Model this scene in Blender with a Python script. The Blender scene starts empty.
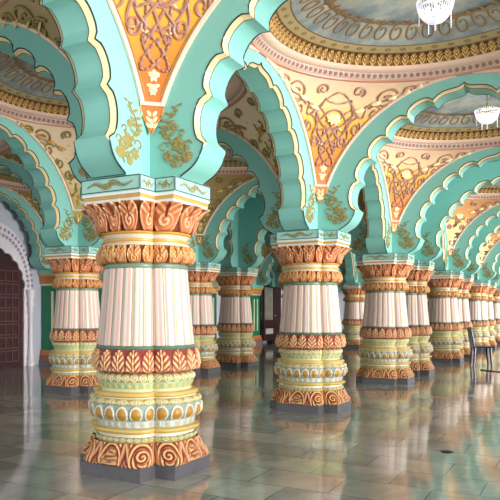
import bpy, math, random
import numpy as np
from math import sin, cos, pi, sqrt, atan2
random.seed(7)
SC = bpy.context.scene
COL = SC.collection

# ------------------------------------------------------------------ materials
def lin(r, g, b):
    f = lambda c: (c/255/12.92) if c/255 <= .04045 else ((c/255+.055)/1.055)**2.4
    return (f(r), f(g), f(b), 1)
MATS = {}
def mat(name, col, rough=.45, metal=0, emit=None, estr=0, spec=.5, noise=0, nscale=8, bump=0, coat=0):
    m = bpy.data.materials.new(name); m.use_nodes = True
    nt = m.node_tree; b = nt.nodes['Principled BSDF']
    b.inputs['Base Color'].default_value = col
    b.inputs['Roughness'].default_value = rough
    b.inputs['Metallic'].default_value = metal
    b.inputs['Specular IOR Level'].default_value = spec
    b.inputs['Coat Weight'].default_value = coat
    if emit:
        b.inputs['Emission Color'].default_value = emit
        b.inputs['Emission Strength'].default_value = estr
    if noise or bump:
        tc = nt.nodes.new('ShaderNodeTexCoord')
        n = nt.nodes.new('ShaderNodeTexNoise'); n.inputs['Scale'].default_value = nscale
        n.inputs['Detail'].default_value = 5
        nt.links.new(tc.outputs['Object'], n.inputs['Vector'])
        if noise:
            mx = nt.nodes.new('ShaderNodeMix'); mx.data_type = 'RGBA'
            mx.inputs[6].default_value = tuple(c*(1-noise) for c in col[:3])+(1,)
            mx.inputs[7].default_value = tuple(min(1, c*(1+noise)) for c in col[:3])+(1,)
            nt.links.new(n.outputs['Fac'], mx.inputs[0]); nt.links.new(mx.outputs[2], b.inputs['Base Color'])
        if bump:
            bp = nt.nodes.new('ShaderNodeBump'); bp.inputs['Strength'].default_value = bump
            bp.inputs['Distance'].default_value = .01
            nt.links.new(n.outputs['Fac'], bp.inputs['Height']); nt.links.new(bp.outputs['Normal'], b.inputs['Normal'])
    MATS[name] = m
    return m
def vmat(name, rough=.4, spec=.5, metal=0):
    m = mat(name, (1, 1, 1, 1), rough, metal, spec=spec)
    nt = m.node_tree; a = nt.nodes.new('ShaderNodeAttribute'); a.attribute_name = 'Col'
    nt.links.new(a.outputs['Color'], nt.nodes['Principled BSDF'].inputs['Base Color'])
    return m
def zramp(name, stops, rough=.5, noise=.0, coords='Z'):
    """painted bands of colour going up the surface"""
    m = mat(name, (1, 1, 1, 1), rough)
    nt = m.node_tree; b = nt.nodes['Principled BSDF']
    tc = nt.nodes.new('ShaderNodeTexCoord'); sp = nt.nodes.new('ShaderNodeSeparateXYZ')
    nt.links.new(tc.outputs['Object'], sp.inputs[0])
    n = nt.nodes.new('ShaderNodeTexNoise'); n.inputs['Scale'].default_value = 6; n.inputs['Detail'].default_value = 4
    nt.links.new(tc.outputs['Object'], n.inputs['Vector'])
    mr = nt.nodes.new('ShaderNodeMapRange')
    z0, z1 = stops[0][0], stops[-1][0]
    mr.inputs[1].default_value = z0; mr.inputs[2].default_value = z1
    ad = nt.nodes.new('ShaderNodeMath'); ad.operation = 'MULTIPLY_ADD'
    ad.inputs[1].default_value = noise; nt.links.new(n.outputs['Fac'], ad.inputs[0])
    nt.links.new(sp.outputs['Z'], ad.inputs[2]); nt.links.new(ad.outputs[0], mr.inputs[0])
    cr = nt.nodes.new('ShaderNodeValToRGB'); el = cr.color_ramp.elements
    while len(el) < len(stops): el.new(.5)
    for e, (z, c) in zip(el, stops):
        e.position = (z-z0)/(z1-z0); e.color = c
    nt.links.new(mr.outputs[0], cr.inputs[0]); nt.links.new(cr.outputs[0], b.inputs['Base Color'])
    return m

M_MINT = mat('turquoise_paint', lin(134, 201, 191), .42, noise=.07, nscale=3)
M_MINT2 = mat('pale_turquoise_paint', lin(160, 212, 203), .42, noise=.05, nscale=3)
M_IVORY = mat('ivory_gold_paint', lin(238, 212, 160), .4, noise=.1, nscale=5)
M_GOLD = mat('gold_paint', lin(196, 150, 70), .32, metal=.25, noise=.15, nscale=20)
M_GOLDLINE = mat('pale_gold_paint', lin(214, 184, 120), .35)
M_LINE = mat('dark_blue_line_paint', lin(28, 44, 52), .5)
M_PINK = mat('pink_cream_plaster', lin(236, 206, 186), .5, noise=.06, nscale=6)
M_VINE = mat('mauve_brown_relief', lin(172, 126, 108), .45, noise=.15, nscale=15)
M_VINE_OL = mat('olive_gold_relief', lin(140, 125, 70), .45, noise=.2, nscale=15)
M_LEAF = mat('cream_relief', lin(244, 222, 170), .45)
M_FLORAL = mat('antique_gold_floral', lin(150, 138, 82), .4, metal=.1, noise=.3, nscale=40)
M_RELIEF = vmat('painted_relief', .38)
M_SHAFT = vmat('striped_shaft_paint', .32)
M_SLATE = mat('slate_plinth_stone', lin(100, 98, 104), .35, noise=.3, nscale=14, bump=.2)
M_WALL = mat('pale_blue_wall_paint', lin(198, 204, 218), .6, noise=.05)
M_MARBLE = mat('white_marble', lin(234, 228, 236), .35, noise=.08, nscale=4)
M_WOOD = mat('dark_rosewood', lin(58, 30, 32), .35, noise=.4, nscale=12)
M_GREEN = mat('deep_green_paint', lin(16, 120, 84), .35)
M_CREAMSTRIP = mat('cream_strip_paint', lin(235, 232, 190), .4)
M_NAVY = mat('navy_plastic', lin(22, 32, 78), .3)
M_BLACK = mat('black_rubber', lin(22, 22, 26), .5)
M_IRON = mat('dark_iron', lin(40, 38, 40), .4, metal=.6)
M_CRYSTAL = mat('lit_crystal', (.35, .35, .42, 1), .1, emit=(.80, .82, 1, 1), estr=.65)
M_BULB = mat('lamp_glow', (1, 1, 1, 1), .3, emit=(1, .97, .93, 1), estr=9)
M_BRASS = mat('brass', lin(190, 180, 150), .25, metal=.9)
M_LABEL = mat('white_card', lin(230, 225, 220), .6)
M_SCROLL = mat('brown_painted_scroll', lin(150, 118, 78), .55)

M_PEND = {
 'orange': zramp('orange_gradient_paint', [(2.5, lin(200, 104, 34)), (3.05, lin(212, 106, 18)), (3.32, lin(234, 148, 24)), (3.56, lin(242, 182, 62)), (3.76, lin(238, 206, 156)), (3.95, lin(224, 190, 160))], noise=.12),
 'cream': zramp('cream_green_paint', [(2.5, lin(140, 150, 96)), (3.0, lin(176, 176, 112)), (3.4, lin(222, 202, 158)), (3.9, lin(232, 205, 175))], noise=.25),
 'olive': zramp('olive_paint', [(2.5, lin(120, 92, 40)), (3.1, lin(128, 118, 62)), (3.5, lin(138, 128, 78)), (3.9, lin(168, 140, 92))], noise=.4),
}
def mural_mat():
    m = zramp('mural_paint', [(2.5, lin(196, 138, 76)), (3.2, lin(220, 160, 90)), (3.9, lin(206, 150, 96))], noise=.3)
    nt = m.node_tree; b = nt.nodes['Principled BSDF']
    src = b.inputs['Base Color'].links[0].from_socket
    tc = nt.nodes.new('ShaderNodeTexCoord')
    v = nt.nodes.new('ShaderNodeTexVoronoi'); v.inputs['Scale'].default_value = 5.5; v.inputs['Randomness'].default_value = 1
    nt.links.new(tc.outputs['Object'], v.inputs['Vector'])
    cr = nt.nodes.new('ShaderNodeValToRGB'); cr.color_ramp.interpolation = 'CONSTANT'
    el = cr.color_ramp.elements
    cols = [(0, lin(240, 212, 160)), (.28, lin(150, 52, 58)), (.42, lin(52, 62, 46)), (.56, lin(240, 200, 130)), (.75, lin(70, 48, 40)), (.86, lin(226, 164, 96))]
    while len(el) < len(cols): el.new(.5)
    for e, (p, c) in zip(el, cols): e.position = p; e.color = c
    nt.links.new(v.outputs['Color'], cr.inputs[0])
    sp = nt.nodes.new('ShaderNodeSeparateXYZ'); nt.links.new(tc.outputs['Object'], sp.inputs[0])
    mr = nt.nodes.new('ShaderNodeMapRange'); mr.inputs[1].default_value = 3.55; mr.inputs[2].default_value = 3.35
    nt.links.new(sp.outputs['Z'], mr.inputs[0])
    mx = nt.nodes.new('ShaderNodeMix'); mx.data_type = 'RGBA'
    nt.links.new(mr.outputs[0], mx.inputs[0]); nt.links.new(src, mx.inputs[6]); nt.links.new(cr.outputs[0], mx.inputs[7])
    nt.links.new(mx.outputs[2], b.inputs['Base Color'])
    return m
M_PEND['mural'] = mural_mat()

def sky_mat():
    m = mat('painted_sky', lin(150, 165, 170), .6)
    nt = m.node_tree; b = nt.nodes['Principled BSDF']
    tc = nt.nodes.new('ShaderNodeTexCoord')
    mp = nt.nodes.new('ShaderNodeMapping'); mp.inputs['Scale'].default_value = (1, 1.6, 1)
    nt.links.new(tc.outputs['Object'], mp.inputs[0])
    n = nt.nodes.new('ShaderNodeTexNoise'); n.inputs['Scale'].default_value = 2.4; n.inputs['Detail'].default_value = 8; n.inputs['Roughness'].default_value = .62
    nt.links.new(mp.outputs[0], n.inputs['Vector'])
    cr = nt.nodes.new('ShaderNodeValToRGB'); el = cr.color_ramp.elements
    st = [(.3, lin(104, 120, 128)), (.45, lin(134, 146, 148)), (.58, lin(170, 172, 162)), (.72, lin(196, 190, 172))]
    while len(el) < 4: el.new(.5)
    for e, (p, c) in zip(el, st): e.position = p; e.color = c
    nt.links.new(n.outputs['Fac'], cr.inputs[0]); nt.links.new(cr.outputs[0], b.inputs['Base Color'])
    return m
M_SKY = sky_mat()

def floor_mat():
    m = mat('polished_marble_tiles', (1, 1, 1, 1), .07)
    nt = m.node_tree; b = nt.nodes['Principled BSDF']; b.inputs['IOR'].default_value = 1.85
    L = nt.links.new
    tc = nt.nodes.new('ShaderNodeTexCoord')
    br = nt.nodes.new('ShaderNodeTexBrick'); br.offset = .5; br.squash = 1
    br.inputs['Scale'].default_value = 1; br.inputs['Brick Width'].default_value = .62; br.inputs['Row Height'].default_value = .42
    br.inputs['Mortar Size'].default_value = .004; br.inputs['Mortar Smooth'].default_value = .2; br.inputs['Bias'].default_value = -.1
    br.inputs['Color1'].default_value = lin(190, 190, 180); br.inputs['Color2'].default_value = lin(146, 150, 145)
    br.inputs['Mortar'].default_value = lin(84, 82, 76)
    L(tc.outputs['Object'], br.inputs['Vector'])
    n = nt.nodes.new('ShaderNodeTexNoise'); n.inputs['Scale'].default_value = 1.3; n.inputs['Detail'].default_value = 9; n.inputs['Roughness'].default_value = .65; n.inputs['Distortion'].default_value = .8
    L(tc.outputs['Object'], n.inputs['Vector'])
    cr = nt.nodes.new('ShaderNodeValToRGB'); el = cr.color_ramp.elements
    el[0].position = .35; el[0].color = (.42, .44, .42, 1); el[1].position = .65; el[1].color = (1, .98, .93, 1)
    L(n.outputs['Fac'], cr.inputs[0])
    mx = nt.nodes.new('ShaderNodeMix'); mx.data_type = 'RGBA'; mx.blend_type = 'MULTIPLY'; mx.inputs[0].default_value = .7
    L(br.outputs['Color'], mx.inputs[6]); L(cr.outputs[0], mx.inputs[7]); L(mx.outputs[2], b.inputs['Base Color'])
    n2 = nt.nodes.new('ShaderNodeTexNoise'); n2.inputs['Scale'].default_value = 5; n2.inputs['Detail'].default_value = 3
    L(tc.outputs['Object'], n2.inputs['Vector'])
    mr = nt.nodes.new('ShaderNodeMapRange'); mr.inputs[3].default_value = .03; mr.inputs[4].default_value = .12
    L(n2.outputs['Fac'], mr.inputs[0]); L(mr.outputs[0], b.inputs['Roughness'])
    bp = nt.nodes.new('ShaderNodeBump'); bp.inputs['Strength'].default_value = .06; bp.inputs['Distance'].default_value = .02
    L(n2.outputs['Fac'], bp.inputs['Height']); L(bp.outputs['Normal'], b.inputs['Normal'])
    return m
M_FLOOR = floor_mat()

# ------------------------------------------------------------------ mesh helpers
class MB:
    def __init__(s): s.v = []; s.f = []; s.c = []; s.n = 0
    def add(s, V, F, C=None):
        V = np.asarray(V, float).reshape(-1, 3); k = s.n
        s.v.append(V); s.f += [tuple(i+k for i in f) for f in F]; s.n += len(V)
        if C is not None: s.c.append(np.asarray(C, float).reshape(-1, 3))
        return s
    def grid(s, P, closed_u=False, C=None, flip=False):
        """P: rows x cols x 3"""
        R, K = P.shape[:2]; F = []
        for i in range(R-1):
            for j in range(K if closed_u else K-1):
                j2 = (j+1) % K
                q = (i*K+j, i*K+j2, (i+1)*K+j2, (i+1)*K+j)
                F.append(q[::-1] if flip else q)
        return s.add(P.reshape(-1, 3), F, None if C is None else C.reshape(-1, 3))
    def box(s, a, b):
        (x0, y0, z0), (x1, y1, z1) = a, b
        V = [(x0,y0,z0),(x1,y0,z0),(x1,y1,z0),(x0,y1,z0),(x0,y0,z1),(x1,y0,z1),(x1,y1,z1),(x0,y1,z1)]
        return s.add(V, [(0,3,2,1),(4,5,6,7),(0,1,5,4),(1,2,6,5),(2,3,7,6),(3,0,4,7)])
    def tube(s, pts, r, n=6, closed=False, flat=None, nrm=None):
        P = np.asarray(pts, float); m = len(P)
        rr = np.broadcast_to(np.asarray(r, float), (m,))
        T = np.roll(P, -1, 0)-np.roll(P, 1, 0) if closed else np.gradient(P, axis=0)
        T /= (np.linalg.norm(T, axis=1)[:, None]+1e-12)
        ref = np.array([0, 0, 1.]) if nrm is None else None
        out = np.zeros((m, n, 3))
        for i in range(m):
            if nrm is not None: N = np.asarray(nrm[i] if np.ndim(nrm) > 1 else nrm, float)
            else:
                N = ref if abs(T[i][2]) < .9 else np.array([1., 0, 0])
            B = np.cross(T[i], N); B /= np.linalg.norm(B)+1e-12; N2 = np.cross(B, T[i])
            for k in range(n):
                a = 2*pi*k/n
                out[i, k] = P[i]+rr[i]*(cos(a)*B+sin(a)*N2*(flat or 1))
        if closed: out = np.concatenate([out, out[:1]], 0)
        s.grid(out, True)
        if not closed:
            k = s.n-m*n
            s.f.append(tuple(range(k, k+n))[::-1]); s.f.append(tuple(range(s.n-n, s.n)))
        return s
    def lathe(s, prof, n=24, c=(0, 0)):
        P = np.zeros((len(prof), n, 3))
        for i, (r, z) in enumerate(prof):
            for k in range(n):
                a = 2*pi*k/n; P[i, k] = (c[0]+r*cos(a), c[1]+r*sin(a), z)
        return s.grid(P, True)
    def mesh(s, name, m, smooth=True):
        me = bpy.data.meshes.new(name)
        V = np.concatenate(s.v)
        me.from_pydata(V.tolist(), [], s.f)
        me.materials.append(m)
        if s.c:
            C = np.concatenate(s.c); C4 = np.ones((len(C), 4)); C4[:, :3] = C
            at = me.color_attributes.new('Col', 'FLOAT_COLOR', 'POINT')
            at.data.foreach_set('color', C4.ravel())
        if smooth:
            me.polygons.foreach_set('use_smooth', [True]*len(me.polygons))
            try: me.set_sharp_from_angle(angle=math.radians(40 if smooth is True else smooth))
            except Exception: pass
        me.update()
        return me
def obj(name, me, parent=None, loc=None, **kw):
    o = bpy.data.objects.new(name, me); COL.objects.link(o)
    if parent: o.parent = parent
    if loc is not None: o.location = loc
    for k, v in kw.items(): o[k] = v
    return o
def thing(name, label, cat, loc=(0, 0, 0), rz=0, group=None, me=None):
    o = obj(name, me, loc=loc); o.rotation_euler = (0, 0, rz)
    o['label'] = label; o['category'] = cat
    if group: o['group'] = group
    return o
def struct(name, me, loc=None): return obj(name, me, loc=loc, kind='structure')

# ------------------------------------------------------------------ hall plan
U, N_, VL, VR = 3.428, 1.679, 3.989, 3.843
TX, TY = .16, .165                  # half thickness of cross arches / long arches
XR = {'Z': VR, 'A': 0., 'B': -VL, 'C': -2*VL}
YS = [-U, 0, U, 2*U]; wide = [True, True, True]
y = 2*U
for k in range(4):
    y += N_; YS.append(y); wide.append(False)
    y += U; YS.append(y); wide.append(True)
y += N_; YS.append(y); wide.append(False)
YEND = YS[-1]
CU, CV, D = .247, .28, .179         # pillar plan: half widths along Y, X; lobe depth
HA = 2.24

# ------------------------------------------------------------------ pillar
NL = 156                             # samples per lobe
def plan(n):
    """outline of the four-lobed pillar, unit scale; returns pts, lobe index, param"""
    pts = []; li = []; ph = []
    t = (np.arange(NL)+.0)/NL*2-1
    th = t*pi/2
    # superellipse parameter
    c = np.abs(np.cos(th))**(2/n); s_ = np.sign(np.sin(th))*np.abs(np.sin(th))**(2/n)
    c[0] = 0
    lob = [(0, CU, CV), (1, CV, CU), (2, CU, CV), (3, CV, CU)]
    # lobe 0: +Y (core half-depth CU, half-width CV) ; go clockwise from above: +Y, +X, -Y, -X
    for k, dep, wid in lob:
        a = dep+D*c; b = wid*s_
        if k == 0: P = np.stack([b, a], 1)
        elif k == 1: P = np.stack([a, -b], 1)
        elif k == 2: P = np.stack([-b, -a], 1)
        else: P = np.stack([-a, b], 1)
        pts.append(P); li += [k]*NL; ph.append(th/(pi/2)*.5+.5)
    P = np.concatenate(pts)
    return P, np.array(li), np.concatenate(ph)
def outward(P):
    T = np.roll(P, -1, 0)-np.roll(P, 1, 0); Nn = np.stack([-T[:, 1], T[:, 0]], 1)
    Nn /= np.linalg.norm(Nn, axis=1)[:, None]+1e-9
    # plan goes clockwise -> outward normal is to the left of travel
    return Nn
def smooth(x, a, b):
    t = np.clip((x-a)/(b-a), 0, 1); return t*t*(3-2*t)
def band(mb, prof, rows, n=2.3, counts=(4, 4), pattern=None, amp=.012, cols=None, n2=None, tile=1):
    """prof: [(scale,z)...] piecewise linear profile in world z"""
    pz = np.array([p[1] for p in prof]); ps = np.array([p[0] for p in prof])
    t = np.linspace(0, 1, rows)
    d = np.concatenate([[0], np.cumsum(np.hypot(np.diff(ps)*.45, np.diff(pz)))]); d /= d[-1]
    S = np.interp(t, d, ps); Z = np.interp(t, d, pz)
    V = np.zeros((rows, NL*4, 3)); C = np.zeros((rows, NL*4, 3))
    for i in range(rows):
        nn = n if n2 is None else n+(n2-n)*t[i]
        P, li, ph = plan(nn); O = outward(P)
        # arc length param inside each lobe
        seg = np.linalg.norm(np.roll(P, -1, 0)-P, axis=1)
        q = np.zeros(NL*4)
        for k in range(4):
            sl = slice(k*NL, (k+1)*NL); cs = np.concatenate([[0], np.cumsum(seg[sl])]); q[sl] = cs[:-1]/cs[-1]
        cnt = np.where(li % 2 == 0, counts[0], counts[1])
        u = (q*cnt) % 1*2-1
        if pattern is not None: h, col = pattern(u, np.full_like(u, t[i]))
        else: h, col = np.zeros_like(u), np.broadcast_to(np.array(cols[:3]), (len(u), 3))
        sm = np.minimum(1, 12*np.minimum(q, 1-q)+.15)
        X = P*S[i]+O*(h*amp*sm)[:, None]
        V[i, :, :2] = X; V[i, :, 2] = Z[i]; C[i] = col
    mb.grid(V, True, C, flip=True)
    return mb
def mixc(a, b, f): return np.asarray(a)[None, :3]*(1-f[:, None])+np.asarray(b)[None, :3]*f[:, None]
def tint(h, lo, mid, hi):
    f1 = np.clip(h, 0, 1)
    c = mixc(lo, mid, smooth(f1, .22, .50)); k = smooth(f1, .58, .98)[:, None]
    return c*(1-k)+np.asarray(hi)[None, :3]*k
def leafpat(lo, mid, hi, veins=3.2, w=.97):
    """upright acanthus: centre rib, side lobes sweeping upwards, curled tip"""
    def f(u, v):
        au = np.abs(u)
        wid = w*(.62+.38*np.sin(np.clip(v*1.05, 0, 1)*pi))*(1-.35*smooth(v, .8, 1.0))
        inside = smooth(wid-au, -.02, .16)
        ph = v*veins-au*1.5
        st = np.abs(np.cos(pi*ph))**1.3
        rib = np.exp(-(au/.10)**2); gr = np.exp(-((au-.17)/.05)**2)
        h = inside*(.22+.78*st)*(1-.6*gr)
        h = np.maximum(h, rib*.95*smooth(v, 0, .1))
        # small bud between neighbouring leaves
        bud = np.exp(-((1-au)/.16)**2)*np.exp(-((v-.22)/.16)**2)
        h = np.maximum(h, bud*.8)
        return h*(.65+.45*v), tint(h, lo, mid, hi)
    return f
def teardrop(lo, mid, hi, rings=2.4):
    """plump leaf: rim, slit rib, whorl at its foot"""
    def f(u, v):
        au = np.abs(u)
        wid = .96*np.clip(np.sin(np.clip((v+.12)/1.22, 0, 1)*pi), 0, 1)**.45
        e = wid-au
        inside = smooth(e, -.02, .10)
        rim = np.exp(-((e-.10)/.08)**2)
        whr = np.hypot(u/.5, (v-.30)/.24)
        wa = np.arctan2(v-.30, u)
        wh = (.5+.5*np.cos(2*pi*whr*1.5-wa))*smooth(1.15-whr, 0, .25)
        slit = np.exp(-(u/.07)**2)*smooth(v, .38, .5)
        veins = .5+.5*np.cos(2*pi*(v*3.4-au*1.9))
        up = smooth(v, .42, .55)
        h = inside*(.38+.45*np.maximum(veins*up*.9, wh)+.4*rim)-.75*slit
        h = np.clip(h, 0, 1.1)
        swell = inside*(.35+.5*np.sqrt(np.clip(1-(au/1.0)**2, 0, 1)))
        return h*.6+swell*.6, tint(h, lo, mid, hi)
    return f
def scrolls(lo, mid, hi):
    """curled leaf whorls standing in nested arches of fronds"""
    def f(u, v):
        au = np.abs(u)
        rw = np.hypot(u/.42, (v-.46)/.30); a = np.arctan2(v-.46, u)
        wh = np.abs(np.cos(pi*(rw*1.6)-a*.5))**1.2*smooth(1.08-rw, 0, .15)
        ra = np.hypot(u*.95, (v-.30)*.95)
        arch = np.abs(np.cos(pi*ra*4.6))**1.1*smooth(rw, .95, 1.15)
        fr = np.abs(np.cos(pi*((1-au)*2.6+v*.9)))**1.1
        k = smooth(au, .62, .8)*smooth(v, .0, .2)
        h = np.maximum(wh, arch*(1-k)+fr*k*.85)
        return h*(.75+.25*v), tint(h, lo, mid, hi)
    return f
def ovals(ring, fill, ground, top=.95):
    def f(u, v):
        r = np.sqrt((u/.90)**2+((v-.49)/.49)**2)
        ins = smooth(.80-r, 0, .12); rg = smooth(1.0-r, 0, .1)*(1-ins)
        h = ins*np.sqrt(np.clip(1-(r/.85)**2, 0, 1))*1.0+rg*.8
        c = np.asarray(ground)[None, :3]*(1-(ins+rg)[:, None])+np.asarray(fill)[None, :3]*ins[:, None]+np.asarray(ring)[None, :3]*rg[:, None]
        return h, c
    return f
def slots(a, b, g, duty=.55):
    def f(u, v):
        k = smooth(duty-np.abs(u), 0, .2)*smooth(.5-np.abs(v-.5), .08, .2)
        return k*.8, np.asarray(g)[None, :3]*(1-k[:, None])+np.asarray(b)[None, :3]*k[:, None]*.75+np.asarray(a)[None, :3]*k[:, None]*.25
    return f
c_ = lambda *t: np.array(lin(*t)[:3])
RUST, RUSTM, RUSTH = c_(142, 60, 50), c_(204, 122, 90), c_(244, 212, 156)
def part(name, parent, build, m=None, smooth_=True, label=None):
    mb = MB(); build(mb)
    o = obj(name, mb.mesh(name, m or M_RELIEF, smooth_), parent)
    if label: o['label'] = label
    return o
def plinth_mesh(z0, z1, s=1.0, m=None, bev=.008):
    P, _, _ = cross(s)
    mb = MB(); n = len(P)
    Pi, _, _ = cross(s, -bev)
    rows = [(P, z0), (P, z1-bev), (Pi, z1)]
    G = np.array([[(p[0], p[1], z) for p in Q] for Q, z in rows])
    mb.grid(G, True)
    for z, Q, fl in ((z1, Pi, False), (z0, P, True)):
        V = [(p[0], p[1], z) for p in Q]
        # three rectangles covering the cross: arms + core
        idx = list(range(12))
        F = [(0, 1, 2, 11), (11, 2, 5, 8), (8, 5, 6, 7), (2, 3, 4, 5), (8, 9, 10, 11)]
        F = [(0,1,2,11), (2,3,4,5), (5,6,7,8), (8,9,10,11), (2,5,8,11)]
        mb.add(V, [f[::-1] if fl else f for f in F])
    return mb
def cross(s, off=0):
    u, v, d = CU*s+off, CV*s+off, D*s
    # counter-clockwise from above, arms: +Y arm, -X arm, -Y arm, +X arm
    P = [(v, u+d), (-v, u+d), (-v, u), (-v-d, u), (-v-d, -u), (-v, -u), (-v, -u-d), (v, -u-d), (v, -u), (v+d, -u), (v+d, u), (v, u)]
    return P, None, None

def make_pillar():
    root = thing('pillar', '', 'pillar')
    obj('plinth', plinth_mesh(0, .105).mesh('plinth', M_SLATE, False), root)
    base = part('base', root, lambda m: (
        band(m, [(.90, .262), (.92, .275)], 2, cols=c_(210, 196, 120)),
        band(m, [(.915, .275), (.90, .305)], 8, counts=(12, 10), pattern=leafpat(c_(150, 140, 80), c_(196, 190, 130), c_(232, 226, 180), 2), amp=.008),
        band(m, [(.88, .305), (.875, .33)], 2, cols=c_(240, 236, 210)),
        band(m, [(.875, .33), (.95, .335), (.975, .348), (.96, .366), (.87, .372)], 9, cols=c_(222, 184, 96)),
        band(m, [(.87, .372), (.88, .376)], 2, cols=c_(150, 190, 200)),
        band(m, [(.93, .592), (.90, .594), (.90, .602)], 3, cols=c_(226, 222, 186)),
        band(m, [(.86, .602), (.94, .606), (.945, .622), (.93, .636), (.83, .640)], 9, cols=c_(220, 180, 96)),
        band(m, [(.83, .640), (.81, .65), (.81, .66)], 3, cols=c_(208, 216, 170)),
        band(m, [(.86, .70), (.86, .712)], 2, cols=c_(170, 196, 150)),
        band(m, [(.80, .775), (.82, .782)], 2, cols=c_(168, 84, 76))))
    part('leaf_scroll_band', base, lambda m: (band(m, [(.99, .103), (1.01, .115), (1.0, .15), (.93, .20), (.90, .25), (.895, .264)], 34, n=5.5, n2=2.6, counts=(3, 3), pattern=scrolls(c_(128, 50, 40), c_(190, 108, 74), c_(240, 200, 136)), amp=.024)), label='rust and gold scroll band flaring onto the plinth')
    part('slatted_band', base, lambda m: (band(m, [(.88, .376), (.885, .425)], 9, counts=(10, 8), pattern=slots(c_(240, 234, 220), c_(190, 164, 96), c_(196, 212, 210)), amp=.008)), label='white band with fine gold slats')
    part('oval_band', base, lambda m: (
        band(m, [(.885, .425), (.95, .44), (1.0, .475), (1.0, .52), (.975, .55)], 26, counts=(7, 6), pattern=ovals(c_(236, 234, 224), c_(184, 140, 54), c_(150, 168, 156)), amp=.018),
        band(m, [(.975, .55), (.995, .56), (.975, .58), (.93, .592)], 10, counts=(7, 6), pattern=leafpat(c_(176, 164, 100), c_(222, 204, 140), c_(240, 232, 196), 3), amp=.012)), label='bulging white band set with gold ovals')
    part('slotted_band', base, lambda m: (band(m, [(.81, .66), (.86, .70)], 8, counts=(11, 9), pattern=slots(c_(240, 226, 160), c_(226, 208, 132), c_(176, 194, 150)), amp=.006)))
    part('small_leaf_band', base, lambda m: (band(m, [(.86, .712), (.88, .735), (.87, .76), (.80, .775)], 12, counts=(10, 8), pattern=leafpat(c_(158, 156, 96), c_(218, 204, 146), c_(244, 234, 196), 3), amp=.012)), label='pale green and cream leaf band')
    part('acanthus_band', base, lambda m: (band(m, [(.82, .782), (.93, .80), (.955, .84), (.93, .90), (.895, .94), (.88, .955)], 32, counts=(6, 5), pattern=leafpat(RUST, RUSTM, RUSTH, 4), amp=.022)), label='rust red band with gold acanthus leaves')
    G1, G2 = c_(92, 120, 100), c_(120, 144, 120)
    sh = part('shaft', root, lambda m: band(m, [(.855, .985), (.79, 1.28), (.735, 1.57)], 14, counts=(7, 6), pattern=flutes(), amp=.011), M_SHAFT)
    part('lower_ring', sh, lambda m: band(m, [(.88, .955), (.895, .965), (.88, .985), (.85, .988)], 5, cols=G1), label='grey green ring')
    part('upper_ring', sh, lambda m: band(m, [(.735, 1.566), (.755, 1.575), (.76, 1.60), (.74, 1.612)], 5, cols=G2), label='grey green ring')
    cap = part('capital', root, lambda m: (
        band(m, [(.80, 1.743), (.79, 1.748), (.80, 1.756)], 3, cols=c_(228, 214, 190)),
        band(m, [(.80, 1.756), (.76, 1.764), (.76, 1.77)], 3, cols=c_(224, 216, 194)),
        band(m, [(.76, 1.77), (.80, 1.774), (.80, 1.79), (.76, 1.794)], 4, cols=c_(206, 160, 70)),
        band(m, [(.74, 1.794), (.76, 1.806), (.80, 1.824)], 4, cols=c_(232, 222, 200)),
        band(m, [(.80, 1.824), (.83, 1.828), (.83, 1.844), (.78, 1.85)], 4, cols=c_(206, 160, 70)),
        band(m, [(.98, 2.052), (.96, 2.058), (.93, 2.06)], 3, n=5, cols=c_(226, 226, 214))))
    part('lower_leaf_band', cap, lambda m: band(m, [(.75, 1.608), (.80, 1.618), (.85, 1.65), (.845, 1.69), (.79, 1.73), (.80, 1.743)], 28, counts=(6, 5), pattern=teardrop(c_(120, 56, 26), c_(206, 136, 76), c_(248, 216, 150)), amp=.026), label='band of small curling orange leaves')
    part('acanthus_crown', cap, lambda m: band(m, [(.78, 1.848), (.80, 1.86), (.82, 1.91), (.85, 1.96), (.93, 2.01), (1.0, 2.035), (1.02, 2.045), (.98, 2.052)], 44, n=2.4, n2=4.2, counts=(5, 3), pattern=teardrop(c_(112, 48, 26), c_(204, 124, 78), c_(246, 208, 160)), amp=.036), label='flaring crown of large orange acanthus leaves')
    ab = obj('abacus', plinth_mesh(2.128, HA, 1.0, bev=.004).mesh('abacus', M_MINT2, False), root)
    mo = MB()
    for (z0, z1, s, col) in ((2.056, 2.078, .955, c_(238, 240, 234)), (2.078, 2.104, .965, c_(204, 160, 84)), (2.104, 2.128, .985, c_(232, 240, 236))):
        q = plinth_mesh(z0, z1, s, bev=.003)
        V = np.concatenate(q.v); mo.add(V, q.f, np.broadcast_to(col, V.shape))
    obj('cornice', mo.mesh('abacus_cornice', M_RELIEF, False), ab, label='white and gold stepped mouldings')
    # dark outlines round every face of the abacus and painted sprigs
    ln = MB(); fl = MB(); P, _, _ = cross(1.0)
    for i in range(12):
        a, b = np.array(P[i]), np.array(P[(i+1) % 12]); d = b-a; L = np.linalg.norm(d); d /= L
        nrm = np.array([d[1], -d[0]])
        e = .004; off = nrm*.0015
        p0, p1 = a+d*e+off, b-d*e+off
        for zz in (2.134, 2.232): ln.tube([(*p0, zz), (*p1, zz)], .0032, 4)
        for pp in (p0, p1): ln.tube([(*pp, 2.134), (*pp, 2.232)], .0032, 4)
        c0 = (a+b)/2+nrm*.003
        hw = L*.38
        pts = [(*(c0+d*hw*t), 2.183+.014*sin(t*7)) for t in np.linspace(-1, 1, 15)]
        fl.tube(pts, .003, 4)
        nf = max(3, int(L/.05))
        for t in np.linspace(-1, 1, nf*2+1):
            q = c0+d*hw*t; z = 2.183+.014*sin(t*7); r = .012*(1.25-abs(t)*.8)
            for sg in (-1, 1):
                leafpoly(fl, (q[0], q[1], z), (d[0], d[1], 0), (0, 0, 1), r*2.3, r*1.2, pi/2*sg+.5*sg*(-1 if t > 0 else 1)*-1)
    obj('outline', ln.mesh('abacus_outline', M_LINE, False), ab, label='dark outline of the panels')
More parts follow.
